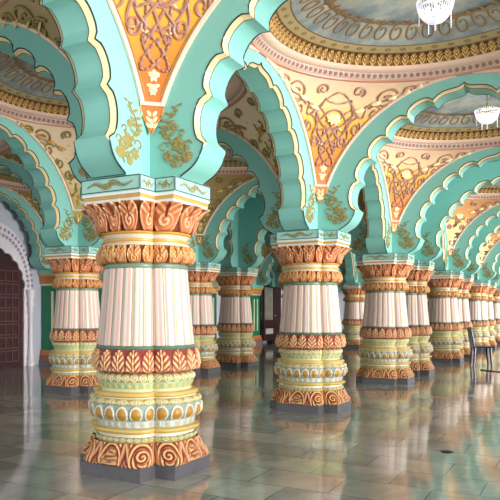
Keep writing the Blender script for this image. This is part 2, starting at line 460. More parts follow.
    obj('floral_sprigs', fl.mesh('abacus_sprigs', M_FLORAL, False), ab, label='olive gold sprigs')
    return root
def flutes():
    W, PK, GN, LV = c_(232, 218, 204), c_(222, 176, 170), c_(166, 168, 104), c_(212, 184, 188)
    def f(u, v):
        au = np.abs(u)
        h = np.sqrt(np.clip(1-(au/.8)**2, 0, 1))*.9+.3*np.exp(-((au-1)/.1)**2)
        c = np.broadcast_to(W, (len(u), 3)).copy()
        k = smooth(.34-np.abs(u+.45), 0, .12)[:, None]; c = c*(1-k)+PK*k
        k = smooth(.16-np.abs(u-.55), 0, .06)[:, None]; c = c*(1-k)+LV*k
        k = smooth(au, .84, .93)[:, None]; c = c*(1-k)+GN*k
        return h, c
    return f
def leafpoly(mb, c, ex, ez, L, W, ang, off=(0, 0, 0)):
    c = np.array(c, float); ex = np.array(ex, float); ez = np.array(ez, float)
    n = np.cross(ex, ez); dx = cos(ang)*ex+sin(ang)*ez; dy = -sin(ang)*ex+cos(ang)*ez
    V = [c, c+dx*L*.35+dy*W*.5, c+dx*L*.8+dy*W*.35, c+dx*L, c+dx*L*.8-dy*W*.35, c+dx*L*.35-dy*W*.5, c+dx*L*.5+n*W*.25, c+dx*L*.5-n*W*.1]
    F = [(0, 1, 6), (1, 2, 6), (2, 3, 6), (3, 4, 6), (4, 5, 6), (5, 0, 6), (1, 0, 7), (2, 1, 7), (3, 2, 7), (4, 3, 7), (5, 4, 7), (0, 5, 7)]
    mb.add(V, F)

def copy_tree(o, parent=None):
    c = o.copy(); COL.objects.link(c)
    if parent: c.parent = parent
    for ch in list(KIDS.get(o, [])): KIDS.setdefault(c, []).append(copy_tree(ch, c))
    return c
KIDS = {}
def index_kids():
    KIDS.clear()
    for o in COL.objects:
        if o.parent: KIDS.setdefault(o.parent, []).append(o)

# ------------------------------------------------------------------ arches
HZ1, ZR = 2.10, 3.90
SCAL = [(.65, 2.47), (.675, 2.83), (.82, 3.10), (1.03, 3.33), (1.28, 3.52), (1.58, 3.665)]
APEX = 3.81
def arch_curve(half):
    H0 = 1.9216; k = (half-.45)/(H0-.45)
    sc = lambda s: .45+(s-.45)*k if s > .45 else s
    C = [(sc(s), z) for s, z in SCAL]
    pts = [(.445, 2.245), (.47, 2.262)]
    a, b = np.array((.47, 2.262)), np.array(C[0])
    for t in np.linspace(.12, 1, 8): # foot: bellied curve
        p = a+(b-a)*t; d = b-a; nn = np.array((d[1], -d[0]))/np.linalg.norm(d)
        pts.append(tuple(p+nn*.035*sin(pi*t)))
    cus = [len(pts)-1]
    for i in range(len(C)-1):
        a, b = np.array(C[i]), np.array(C[i+1]); d = b-a; L = np.linalg.norm(d)
        nn = np.array((-d[1], d[0]))/L           # into the masonry
        for t in np.linspace(0, 1, 11)[1:]:
            pts.append(tuple(a+d*t+nn*L*.27*sqrt(max(0, 1-(2*t-1)**2))*(1)))
        cus.append(len(pts)-1)
    a = np.array(C[-1]); ex = [(1.63, 3.712), (1.69, 3.742), (1.76, 3.756), (1.82, 3.762), (1.87, 3.772), (1.90, 3.788), (1.9216, APEX)]
    pts += [(sc(s), z) for s, z in ex]
    return np.array(pts), cus
def curve_offset(P, d, sharp):
    T = np.gradient(P, axis=0); T /= np.linalg.norm(T, axis=1)[:, None]+1e-9
    Nn = np.stack([T[:, 1], -T[:, 0]], 1)       # towards the opening
    Q = P+Nn*d
    Q[-1, 0] = P[-1, 0]; Q[:, 0] = np.minimum(Q[:, 0], P[-1, 0])
    Q[0] = P[0]+np.array((d, 0))
    return Q
def make_arch(kind, span, name='scalloped_arch'):
    """local frame: runs along local X from pillar centre 0 to span; thickness along local Y"""
    half = span/2; th, s0 = (TX, TY) if kind == 'X' else (TY, TX)
    P, cus = arch_curve(half)
    ch = .028; cd = .045
    # chamfer only above the first lobe; below the edge is square
    w = np.ones(len(P)); w[:cus[0]] = 0.02; w[cus[0]] = .6
    Sf = P+(curve_offset(P, 1, cus)-P)*ch*w[:, None]
    Sf[:, 0] = np.minimum(Sf[:, 0], half)
    root = thing(name, '', 'arch')
    body = MB(); trim = MB(); line = MB()
    top = ZR+.14
    c = np.array((half, 2.0))
    G = []
    for p in P:
        d = p-c
        t1 = (s0-c[0])/d[0] if d[0] < -1e-6 else 1e9
        t2 = (top-c[1])/d[1] if d[1] > 1e-6 else 1e9
        t = min(t1, t2); G.append(c+d*t)
    G = np.array(G)
    n = len(P)
    # corner insertion is handled by adding the corner triangle
    for side in (0, 1):
        mirror = (lambda s: s) if side == 0 else (lambda s: span-s)
        for sgn in (-1, 1):
            fl = (side == 1) ^ (sgn == 1)
            A = np.array([[(mirror(g[0]), sgn*th, g[1]) for g in G], [(mirror(p[0]), sgn*th, p[1]) for p in P]])
            body.grid(A, flip=not fl)
            # corner
            ci = max(i for i in range(n) if abs(G[i][0]-s0) < 1e-6)
            if ci < n-1:
                V = [(mirror(G[ci][0]), sgn*th, G[ci][1]), (mirror(s0), sgn*th, top), (mirror(G[ci+1][0]), sgn*th, G[ci+1][1])]
                body.add(V, [(0, 1, 2) if fl else (2, 1, 0)])
            V = [(mirror(s0), sgn*th, HA), (mirror(s0), sgn*th, G[0][1]), (mirror(P[0][0]), sgn*th, P[0][1]), (mirror(P[0][0]), sgn*th, HA)]
            body.add(V, [(0, 1, 2, 3) if fl else (3, 2, 1, 0)])
            # chamfer trim
            B = np.array([[(mirror(p[0]), sgn*(th+.0005), p[1]) for p in P], [(mirror(q[0]), sgn*(th-cd*max(.04, w[i])), q[1]) for i, q in enumerate(Sf)]])
            B = B[:, cus[0]-1:]
            trim.grid(B, flip=not fl)
            line.tube([(mirror(p[0]), sgn*th, p[1]) for p in P], .0062, 5)
            line.tube([(mirror(q[0]), sgn*(th-cd*max(.04, w[i])), q[1]) for i, q in enumerate(Sf)][cus[0]:], .0035, 4)
        # soffit
        Srows = np.array([[(mirror(q[0]), (th-cd*max(.04, w[i]))*k, q[1]) for i, q in enumerate(Sf)] for k in (-1, 1)])
        body.grid(Srows, flip=(side == 1))
        # end against the pillar core and bearing face
        body.add([(mirror(s0), -th, HA), (mirror(s0), th, HA), (mirror(s0), th, top), (mirror(s0), -th, top)], [(0, 1, 2, 3)])
        body.add([(mirror(s0), -th, HA), (mirror(s0), th, HA), (mirror(P[0][0]), th, HA), (mirror(P[0][0]), -th, HA)], [(0, 1, 2, 3)])
    body.add([(s0, -th, top), (s0, th, top), (span-s0, th, top), (span-s0, -th, top)], [(0, 1, 2, 3)])
    obj('arch_body', body.mesh('arch_body', M_MINT, 30), root)
    obj('edge_moulding', trim.mesh('edge_moulding', M_IVORY, 30), root, label='ivory gold bevel along the scallops')
    obj('outline', line.mesh('arch_outline', M_LINE, True), root, label='dark outline of the scallops')
    if span > 2:
        for side in (0, 1):
            for sgn in (-1, 1):
                mirror = (lambda s: s) if side == 0 else (lambda s: span-s)
                obj('floral_ornament', floral(mirror, sgn, th), root, label='olive gold floral spray')
    return root
def floral(mirror, sgn, th):
    mb = MB(); rs = random.Random(3)
    yy = sgn*(th+.004)
    ex = np.array((1. if mirror(0) == 0 else -1., 0, 0)); ez = np.array((0, 0, 1.))
    stem = [(.42+.07*sin(t*6.5+.6)-.05*t, 2.32+.46*t) for t in np.linspace(0, 1, 22)]
    mb.tube([(mirror(s), yy, z) for s, z in stem], [.008-.004*t for t in np.linspace(0, 1, 22)], 5)
    for i, (s, z) in enumerate(stem[1:]):
        t = i/20; L = .10*(1-.5*t)
        for sg in (-1, 1):
            if (i+(sg > 0)) % 2 == 0:
                a = pi/2+sg*(.9+.5*rs.random())
                leafpoly(mb, (mirror(s), yy, z), ex, ez, L*(.8+.5*rs.random()), L*.42, a)
    for (s, z, r) in ((.34, 2.41, .05), (.50, 2.40, .048), (.43, 2.49, .05), (.40, 2.62, .036), (.40, 2.35, .04)):
        for k in range(6):
            leafpoly(mb, (mirror(s), yy+sgn*.003, z), ex, ez, r, r*.75, k*pi/3+.3)
    # curling tendrils
    for (s, z, r, d) in ((.30, 2.48, .045, 1), (.52, 2.48, .035, -1), (.32, 2.61, .035, 1), (.46, 2.57, .03, -1)):
        pts = [(mirror(s+r*(1-.6*t)*cos(d*5.2*t)), yy, z+r*(1-.6*t)*sin(5.2*t)) for t in np.linspace(0, 1, 14)]
        mb.tube(pts, .006, 4)
    return mb.mesh('floral_ornament', M_FLORAL, False)

# ------------------------------------------------------------------ domes
def pend_fn(La, Lb):
    def p_of(z): return sqrt(max(0, 1-((z-HZ1)/(ZR-HZ1))**2))
    def pos(a, z, off=0):
        p = p_of(min(z, ZR)); R = sqrt(1+p*p)-off/((La+Lb)/2)
        f0, f1 = atan2(1, p), atan2(p, 1)
        ph = (f0+f1)/2+a*(f1-f0)/2
        return (R*cos(ph)*La, R*sin(ph)*Lb, z)        # quadrant +,+ ; centre of the bay at origin
    def hw(z):
        p = p_of(z); R = sqrt(1+p*p); return R*(pi/4-math.atan(p))*(La+Lb)/2
    return pos, hw
def knot_curves():
    C = []
    T = np.linspace(0, 2*pi, 110, endpoint=False)
    e = lambda cx, cz, a, b, w: [(cx+a*cos(t)*cos(w)-b*sin(t)*sin(w), cz+a*cos(t)*sin(w)+b*sin(t)*cos(w)) for t in T]
    C.append(e(0, 3.14, .145, .05, .85)); C.append(e(0, 3.14, .145, .05, -.85))          # crossed loops low in the panel
    C.append([(.115*sin(t)*(1+.25*cos(2*t)), 3.33+.13*sin(2*t)) for t in T])
    C.append([(.225*sin(2*t), 3.45+.17*sin(3*t+.0)) for t in T])
    C.append([(.28*sin(t)+.035*sin(5*t), 3.56+.15*cos(t)-.03*cos(5*t)) for t in T])
    C.append([(.36*sin(t), 3.60+.165*cos(3*t)*.55+.09*cos(t)) for t in T])
    return C
def side_scrolls():
    S = []
    for sg in (-1, 1):
        S.append([(sg*(.56+.13*(1-.75*t)*cos(2*pi*1.35*t+.5)), 3.735+.10*(1-.75*t)*sin(2*pi*1.35*t+.5)) for t in np.linspace(0, 1, 32)])
        S.append([(sg*(.47+.09*(1-.75*t)*cos(-2*pi*1.2*t+2.6)), 3.60+.08*(1-.75*t)*sin(-2*pi*1.2*t+2.6)) for t in np.linspace(0, 1, 26)])
        S.append([(sg*(.78+.08*(1-.75*t)*cos(2*pi*1.2*t)), 3.80+.055*(1-.75*t)*sin(2*pi*1.2*t)) for t in np.linspace(0, 1, 26)])
        S.append([(sg*(.17+.055*(1-.7*t)*cos(2*pi*1.3*t+3)), 3.30+.07*(1-.7*t)*sin(2*pi*1.3*t+3)) for t in np.linspace(0, 1, 22)])
        S.append([(sg*(.30+.06*(1-.7*t)*cos(-2*pi*1.3*t+1)), 3.44+.07*(1-.7*t)*sin(-2*pi*1.3*t+1)) for t in np.linspace(0, 1, 22)])
        S.append([(sg*(.22+.08*(1-.7*t)*cos(2*pi*1.3*t-1)), 3.80+.05*(1-.7*t)*sin(2*pi*1.3*t-1)) for t in np.linspace(0, 1, 22)])
        S.append([(sg*(.30+.75*t), 3.62+.235*t**.8+.015*sin(t*9)) for t in np.linspace(0, 1, 24)])
    return S
def make_pendentive(style, La, Lb, qx, qy, parent):
    pos, hw = pend_fn(La, Lb)
    q = lambda p: (p[0]*qx, p[1]*qy, p[2])
    ok = qx*qy > 0
    ZB = 2.80; FR = .045
    taper = lambda z: 1 if z >= ZB else max(.02, min(1, (z-2.585)/.13))**.8
    rows = list(np.linspace(2.59, ZB-.001, 12))+list(np.linspace(ZB+.02, 3.55, 16))+list(ZR-(ZR-3.55)*(1-np.linspace(0, 1, 16)[1:])**2)
    mb = MB(); G = np.array([[q(pos(a*taper(z), z, .004 if z < ZB else 0)) for a in np.linspace(-1, 1, 21)] for z in rows])
    mb.grid(G, flip=not ok)
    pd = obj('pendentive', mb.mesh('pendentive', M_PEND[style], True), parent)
    # frame
    fr = MB()
    def edge(sg, z, inset, off):
        h = hw(z); a = sg*max(.0, (h-inset)/h) if h > inset else 0
        return np.array(q(pos(a, z, off)))
    zz = [z for z in rows if z >= ZB-.001]
    for sg in (-1, 1):
        fp = [edge(sg, z, .018, .006) for z in zz[:-1]]; fr.tube(fp, .021, 6, nrm=np.array([(-p[0], -p[1], 0)/np.hypot(p[0], p[1]) for p in fp]))
    for z_, r in ((ZB, .016),):
        h = hw(z_)
        fr.tube([q(pos(a, z_, .012)) for a in np.linspace(-1, 1, 7)], r, 6)
    obj('frame_moulding', fr.mesh('pendentive_frame', M_PINK, True), pd, label='pale pink frame of the panel')
    gl = MB()
    for sg in (-1, 1):
        fp = [edge(sg, z, .050, .006) for z in zz[2:-1]]; gl.tube(fp, .006, 4, nrm=np.array([(-p[0], -p[1], 0)/np.hypot(p[0], p[1]) for p in fp]))
    gl.tube([q(pos(-taper(z), z, .008)) for z in rows[:12]][::-1]+[q(pos(taper(z), z, .008)) for z in rows[:12]], .006, 4)
    vine = MB(); leaf = MB()
    def mp(x, z, off):
        h = hw(z)
        return np.array(q(pos(max(-.97, min(.97, x/h)), z, off)))
    def nrm(x, z):
        p = mp(x, z, 0); return -np.array((p[0]/La**2, p[1]/Lb**2, 0))/np.linalg.norm((p[0]/La**2, p[1]/Lb**2))
    def curve(c, r, closed):
        P = [mp(x, z, .012+.008*sin(i*.9)) for i, (x, z) in enumerate(c)]
        Nn = np.array([nrm(x, z) for x, z in c])
        vine.tube(P, r, 5, closed=closed, nrm=Nn, flat=.6)
    if style == 'orange':
        for i, c in enumerate(knot_curves()): curve(c, .011, True)
        for c in side_scrolls(): curve(c, .012, False)
    else:
        for c in side_scrolls(): curve(c, .016, False)
        if style in ('olive', 'cream'):
            for k in range(3):
                z0 = 3.0+.22*k
                for sg in (-1, 1):
                    curve([(sg*(.03+hw(z0)*.38*(1-.7*t)*abs(cos(3.4*t))), z0+.18*t) for t in np.linspace(0, 1, 16)], .013, False)
    def lp(x, z, L, W, ang, off=.012):
        c = mp(x, z, off); n0 = nrm(x, z)
        ex = np.cross(np.array((0, 0, 1.)), n0); ex = ex*(1 if True else -1)
        leafpoly(leaf, c, ex, (0, 0, 1), L, W, ang)
    if style in ('olive', 'cream', 'mural'):
        for k in range(8):
            z = 2.90+.085*k
            for sg in (-1, 1): lp(sg*min(.02+.03*k, hw(z)*.45), z, .10+.012*k, .045+.006*k, pi/2+sg*(.9-.1*k) if k % 2 else pi/2-sg*.7)
    for k in range(10): lp(0, 3.55, .10, .05, k*pi/5)
    for sg in (-1, 1):
        for (x, z, a) in ((.02, 2.86, .9), (.03, 2.90, .5), (.02, 2.95, 1.2), (.0, 2.98, 1.5), (.045, 2.99, .25)):
            lp(sg*x, z, .095, .042, pi/2-sg*(pi/2-a))
        for t in np.linspace(0, 1, 9):
            lp(sg*(.36+.62*t), 3.65+.20*t**.8, .15-.06*t, .06, pi/2+sg*(.5 if int(t*8) % 2 else -1.9))
        lp(sg*.06, 3.26, .06, .03, pi/2+sg*1.2); lp(sg*.13, 3.42, .07, .03, pi/2-sg*1.1); lp(sg*.2, 3.66, .09, .04, pi/2-sg*.6)
    for k, z in enumerate((2.63, 2.67, 2.71)):
        for sg in (-1, 1): lp(sg*.006, z, .06, .03, pi/2+sg*(.75-.1*k), .014)
    lp(0, 2.62, .15, .03, pi/2, .014)
    obj('vine_scrollwork', vine.mesh('vine_scrollwork', M_VINE if style in ('orange', 'mural') else M_VINE_OL, True), pd, label='raised interlaced vine scrolls')
    obj('leaf_relief', leaf.mesh('leaf_relief', {'olive': M_GOLDLINE, 'cream': M_GOLD}.get(style, M_LEAF), False), pd, label='cream relief leaves and flower')
    obj('gold_fillet', gl.mesh('gold_fillet', M_GOLD, True), pd, label='thin gold fillet')
    return pd
def ring_band(mb, La, Lb, prof, rows, count=1, spl=10, pattern=None, amp=.02, col=None):
    t = np.linspace(0, 1, rows); o = np.array([p[0] for p in prof]); z = np.array([p[1] for p in prof])
    d = np.concatenate([[0], np.cumsum(np.hypot(np.diff(o), np.diff(z)))]); d /= d[-1]
    O = np.interp(t, d, o); Z = np.interp(t, d, z); n = count*spl if pattern else 96
    a = np.arange(n)/n*2*pi; V = np.zeros((rows, n, 3)); C = np.zeros((rows, n, 3))
    for i in range(rows):
        if pattern:
            u = (np.arange(n) % spl+.5)/spl*2-1; h, c = pattern(u, np.full(n, t[i]))
        else: h = np.zeros(n); c = np.broadcast_to(col, (n, 3))
        ra, rb = La-O[i]-h*amp*.8, Lb-O[i]-h*amp*.8
        V[i] = np.stack([ra*np.cos(a), rb*np.sin(a), np.full(n, Z[i])-h*amp*.4], 1); C[i] = c
    mb.grid(V, True, C, flip=False)
def make_dome(style, sx, sy):
    La, Lb = sx/2-TY, sy/2-TX
    root = thing('painted_dome', '', 'dome')
    for qx in (-1, 1):
        for qy in (-1, 1): make_pendentive(style, La, Lb, qx, qy, root)
    pk, cr = c_(236, 200, 178), c_(240, 218, 188)
    m = MB()
    ring_band(m, La, Lb, [(-.01, ZR-.012), (.025, ZR-.012), (.03, ZR+.008)], 4, col=c_(196, 140, 120))
    ring_band(m, La, Lb, [(.03, ZR+.008), (.045, ZR+.012)], 2, col=pk)
    ring_band(m, La, Lb, [(.095, ZR+.062), (.13, ZR+.062), (.165, ZR+.075), (.185, ZR+.1), (.19, ZR+.105)], 7, col=pk)
    ring_band(m, La, Lb, [(.28, ZR+.20), (.30, ZR+.203)], 2, col=c_(120, 88, 60))
    co = obj('cornice', m.mesh('dome_cornice', M_RELIEF, True), root, label='oval pink and cream cornice')
    m = MB(); ring_band(m, La, Lb, [(.045, ZR+.012), (.095, ZR+.062)], 7, 150, 6, ovals(c_(232, 210, 190), c_(150, 110, 110), c_(196, 176, 160)), .008)
    obj('bead_band', m.mesh('bead_band', M_RELIEF, True), co, label='narrow beaded band')
    g0, g1, g2 = (c_(96, 62, 30), c_(168, 122, 60), c_(226, 190, 120)) if style != 'olive' else (c_(80, 66, 34), c_(140, 120, 70), c_(200, 186, 130))
    m = MB(); ring_band(m, La, Lb, [(.19, ZR+.105), (.20, ZR+.135), (.23, ZR+.17), (.28, ZR+.20)], 16, 104, 12, leafpat(g0, g1, g2, 3), .03)
    obj('acanthus_frieze', m.mesh('acanthus_frieze', M_RELIEF, True), co, label='gold brown acanthus leaf frieze')
    def diamonds(u, v):
        k = smooth(.75-(np.abs(u)/.6+np.abs(v-.5)/.42), 0, .15); k2 = smooth(.35-(np.abs(u)/.6+np.abs(v-.5)/.42), 0, .1)
        ground, dk = c_(186, 166, 120), c_(110, 76, 48)
        c = ground[None]*(1-k[:, None])+dk[None]*k[:, None]; c = c*(1-k2[:, None])+c_(206, 170, 110)[None]*k2[:, None]
        return k*.3, c
    m = MB(); ring_band(m, La, Lb, [(.30, ZR+.203), (.42, ZR+.225)], 9, 52, 14, diamonds, .006)
    ring_band(m, La, Lb, [(.42, ZR+.225), (.435, ZR+.228)], 2, col=c_(120, 88, 60))
    obj('diamond_band', m.mesh('diamond_band', M_RELIEF, True), root, label='flat band painted with brown diamonds')
    m = MB(); n = 72; R = 12
    G = np.zeros((R+1, n, 3)); a = np.arange(n)/n*2*pi
    def dome_z(f): return ZR+.228+.26*(1-f**2.2)
    for i in range(R+1):
        f = 1-i/R*.995
        G[i] = np.stack([(La-.435)*f*np.cos(a), (Lb-.435)*f*np.sin(a), np.full(n, dome_z(f))], 1)
    m.grid(G, True)
    va = obj('sky_vault', m.mesh('sky_vault', M_SKY, True), root, label='shallow vault painted as a cloudy blue grey sky')
    m = MB(); K = 42
    for k in range(K):
        a0 = 2*pi*k/K; r = 2*pi/K*.42
        for sg in (1,):
            pts = []
            for t in np.linspace(0, 1, 16):
                w = 1-.62*t; f = .86+.105*w*sin(2*pi*1.1*t-1.2); aa = a0+r*w*cos(2*pi*1.1*t-1.2)
                pts.append(((La-.435)*f*cos(aa), (Lb-.435)*f*sin(aa), dome_z(f)-.004))
            m.tube(pts, .013, 4, nrm=(0, 0, 1), flat=.4)
        f = .78; aa = a0+r
        for j in range(3):
            leafpoly(m, ((La-.435)*f*cos(aa), (Lb-.435)*f*sin(aa), dome_z(f)-.008), (-sin(aa), cos(aa), 0), (-cos(aa), -sin(aa), 0.02), .12, .05, pi/2+(j-1)*.9)
    obj('scroll_border', m.mesh('scroll_border', M_SCROLL, False), va, label='brown scroll border')
    # birds painted on the sky
    m = MB(); rs = random.Random(5)
    for k in range(14):
        f = .15+.5*rs.random(); aa = rs.random()*2*pi; b = rs.random()*3
        c = ((La-.435)*f*cos(aa), (Lb-.435)*f*sin(aa), dome_z(f)-.006)
        for s_ in (.5, 2.2): leafpoly(m, c, (cos(b), sin(b), 0), (-sin(b), cos(b), 0), .045, .014, s_)
    obj('painted_birds', m.mesh('painted_birds', M_LINE, False), va, kind='stuff', label='tiny dark painted birds')
    return root

def make_chandelier():
    root = thing('chandelier', '', 'chandelier')
    m = MB(); m.tube([(0, 0, 4.37), (0, 0, 4.02)], .008, 6); m.lathe([(.001, 4.385), (.05, 4.38), (.045, 4.355), (.012, 4.33), (.001, 4.33)], 12)
    obj('stem', m.mesh('chandelier_stem', M_BRASS), root)
    m = MB()
    for z, r in ((4.03, .135), (3.98, .15)):
        m.tube([(r*cos(a), r*sin(a), z) for a in np.linspace(0, 2*pi, 28, endpoint=False)], .007, 5, closed=True)
    for k in range(6):
        a = k*pi/3; m.tube([(0, 0, 4.04), (.135*cos(a), .135*sin(a), 4.03)], .005, 4)
    obj('ring', m.mesh('chandelier_ring', M_BRASS), root)
    m = MB(); K = 40
    for k in range(K):
        a = 2*pi*k/K
        zs = np.linspace(0, 1, 22)
        pts = []; rr = []
        for i, t in enumerate(zs):
            r = .158*cos(t*pi/2)**.42+.004; z = 4.03-.19*t
            pts.append((r*cos(a), r*sin(a), z)); rr.append(.006 if i % 2 else .003)
        m.tube(pts, rr, 5)
    obj('crystal_basket', m.mesh('crystal_basket', M_CRYSTAL), root, label='basket of glowing crystal strands')
    for k in range(5):
        m = MB(); a = .6+k*pi/2
        if k < 4: m.tube([(.15*cos(a), .15*sin(a), z) for z in np.linspace(3.96, 3.80, 14)], [.005 if i % 2 else .002 for i in range(14)], 5)
        else: m.tube([(0, 0, z) for z in np.linspace(3.845, 3.77, 10)], [.010 if i % 2 else .003 for i in range(10)], 6)
        obj('crystal_pendant', m.mesh('crystal_pendant', M_CRYSTAL), root)
    for k in range(5):
        a = k*2*pi/5; m = MB(); m.lathe([(.001, 3.90), (.014, 3.91), (.02, 3.935), (.014, 3.965), (.001, 3.975)], 10, (.07*cos(a), .07*sin(a)))
        obj('bulb', m.mesh('bulb', M_BULB), root)
    return root

# ------------------------------------------------------------------ build the grid
ORD = ['nearest', 'second', 'third', 'fourth', 'fifth', 'sixth', 'seventh', 'eighth', 'ninth', 'tenth', 'eleventh', 'twelfth']
def ordk(i): return 'camera-side' if i == 0 else (ORD[i-1] if i-1 < len(ORD) else 'last')
ROWN = {'Z': 'right-hand row beyond the frame', 'A': 'front row', 'B': 'middle row', 'C': 'wall row'}
pil0 = make_pillar(); index_kids()
first = True
LABP = {('A', 1): 'nearest and largest pink-white fluted pillar with orange acanthus capital',
        ('A', 2): 'fluted pillar standing right of centre, second from the camera in the front row',
        ('A', 3): 'stout fluted pillar to the right of the central one, third in the front row',
        ('A', 4): 'fluted pillar half hidden close behind the third pillar of the front row',
        ('A', 5): 'fluted pillar just left of the navy chair, fifth in the front row',
        ('A', 6): 'fluted pillar mostly hidden behind the one left of the navy chair',
        ('A', 7): 'fluted pillar directly behind the navy chair, seventh in the front row',
        ('B', 2): 'fluted pillar at far left beside the white marble doorway',
        ('B', 3): 'fluted pillar seen just right of the nearest pillar, in the middle row',
        ('B', 4): 'fluted pillar with dark capital between the nearest and the central pillar',
        ('B', 5): 'fluted pillar of the middle row, hidden behind the central pillar'}
for rn in ('A', 'B', 'Z'):
    for i, yy in enumerate(YS):
        if rn == 'Z' and i > 5: continue
        o = pil0 if first else copy_tree(pil0); first = False
        o.location = (XR[rn], yy, 0)
        o['category'] = 'pillar'
        o['label'] = LABP.get((rn, i), 'small distant fluted pillar, %s of the %s counted from the camera' % (ordk(i), ROWN[rn]) if rn != 'Z' else 'fluted pillar %s of the right side row outside the picture' % ordk(i))
        o['group'] = 'fluted pillars of the ' + ROWN[rn]

ARCH = {}
def arch(kind, span, loc, label, group):
    key = (kind, round(span, 3))
    if key not in ARCH:
        ARCH[key] = make_arch(kind, span); o = ARCH[key]
        index_kids()
    else: o = copy_tree(ARCH[key])
    o.location = loc; o.rotation_euler = (0, 0, pi/2 if kind == 'Y' else 0)
    o['label'] = label; o['category'] = 'arch'; o['group'] = group
    return o
for i, yy in enumerate(YS):
    for a, b, tx in (('A', 'Z', 'from the %s front-row pillar off to the right'), ('B', 'A', 'joining the %s pillars of the front and middle rows'), ('C', 'B', 'from the %s middle-row pillar to the left wall')):
        if a != 'C' or i > 0:
            span = XR[b]-XR[a]
            arch('X', span, (XR[a], yy, 0), 'scalloped turquoise arch ' + tx % ordk(i), 'cross arches of the hall')
for i in range(len(YS)-1):
    for rn in 'ZABC':
        if rn == 'Z': continue
        if rn == 'C' and i == 0: continue
        span = YS[i+1]-YS[i]
        adj = 'narrow scalloped turquoise arch' if not wide[i] else 'scalloped turquoise arch'
        if rn == 'A' and i == 0: lb = 'scalloped turquoise arch from the nearest pillar toward the upper left corner'
        else: lb = '%s between the %s and %s pillars of the %s' % (adj, ordk(i), ordk(i+1), ROWN[rn])
        arch('Y', span, (XR[rn], YS[i], 0), lb, 'lengthwise arches of the hall')
DOME = {}
cnt = {'AZ': 0, 'BA': 0, 'CB': 0}
CH = None
for i in range(len(YS)-1):
    for a, b, nm in (('A', 'Z', 'right-hand nave'), ('B', 'A', 'middle aisle'), ('C', 'B', 'aisle by the left wall')):
        if a == 'C' and i == 0: continue
        cx, cy = (XR[a]+XR[b])/2, (YS[i]+YS[i+1])/2
        if wide[i]:
            style = {'AZ': 'orange' if i < 4 else 'mural', 'BA': 'cream' if i == 1 else 'olive', 'CB': 'olive'}[a+b]
            sx = XR[b]-XR[a]; key = (style, round(sx, 3))
            if key not in DOME:
                DOME[key] = make_dome(style, sx, U); o = DOME[key]; index_kids()
            else: o = copy_tree(DOME[key])
            o.location = (cx, cy, 0)
            k = cnt[a+b]; cnt[a+b] += 1
            o['category'] = 'dome'
            desc = {'orange': 'sky-painted oval dome on orange scrollwork pendentives', 'mural': 'oval dome on pendentives painted with murals', 'cream': 'oval dome on cream pendentives with gold leaves', 'olive': 'oval dome on olive pendentives with gold leaves'}[style]
            o['label'] = '%s, %s bay, %s' % (desc, ['overhead', 'nearest', 'second', 'third', 'fourth', 'fifth', 'sixth'][k+(0 if a != 'C' else 1)], nm)
            o['group'] = 'painted domes of the ' + nm
            if a == 'A':
                if CH is None: CH = make_chandelier(); index_kids(); o2 = CH
                else: o2 = copy_tree(CH)
                o2.location = (cx, cy, 0); o2['category'] = 'chandelier'
                o2['label'] = 'glowing crystal basket chandelier hanging in the %s bay of the right-hand nave' % ['overhead', 'nearest', 'second', 'third', 'fourth', 'fifth', 'sixth'][k]
                o2['group'] = 'crystal chandeliers'
for i in range(1, len(YS)-1):
    if not wide[i]:
        m = MB(); m.box((XR['C'], YS[i]-TX, ZR+.145), (XR['Z'], YS[i+1]+TX, ZR+.2))
        struct('ceiling_%d' % i, m.mesh('ceiling_strip', M_MINT, False))

# ------------------------------------------------------------------ shell
X0, X1 = XR['C']-.30, XR['Z']+.7
m = MB(); m.add([(X0-.3, -7, 0), (X1+6, -7, 0), (X1+6, YEND+.4, 0), (X0-.3, YEND+.4, 0)], [(0, 1, 2, 3)])
struct('floor', m.mesh('floor', M_FLOOR, False))
m = MB(); m.box((X0-.3, -3.7, 4.56), (X1, YEND+.4, 4.7))
struct('ceiling', m.mesh('ceiling', M_WALL, False))
# left wall, with the door opening of the marble portal in the bay next to the second cross arch
m = MB(); wx0, wx1 = X0-.3, X0-.02
m.box((wx0, -3.7, 0), (wx1, YEND+.4, 4.56))
struct('wall_left', m.mesh('wall_left', M_WALL, False))
m = MB(); m.box((wx0, YEND+.18, 0), (X1, YEND+.4, 4.56))
struct('wall_back', m.mesh('wall_back', M_WALL, False))

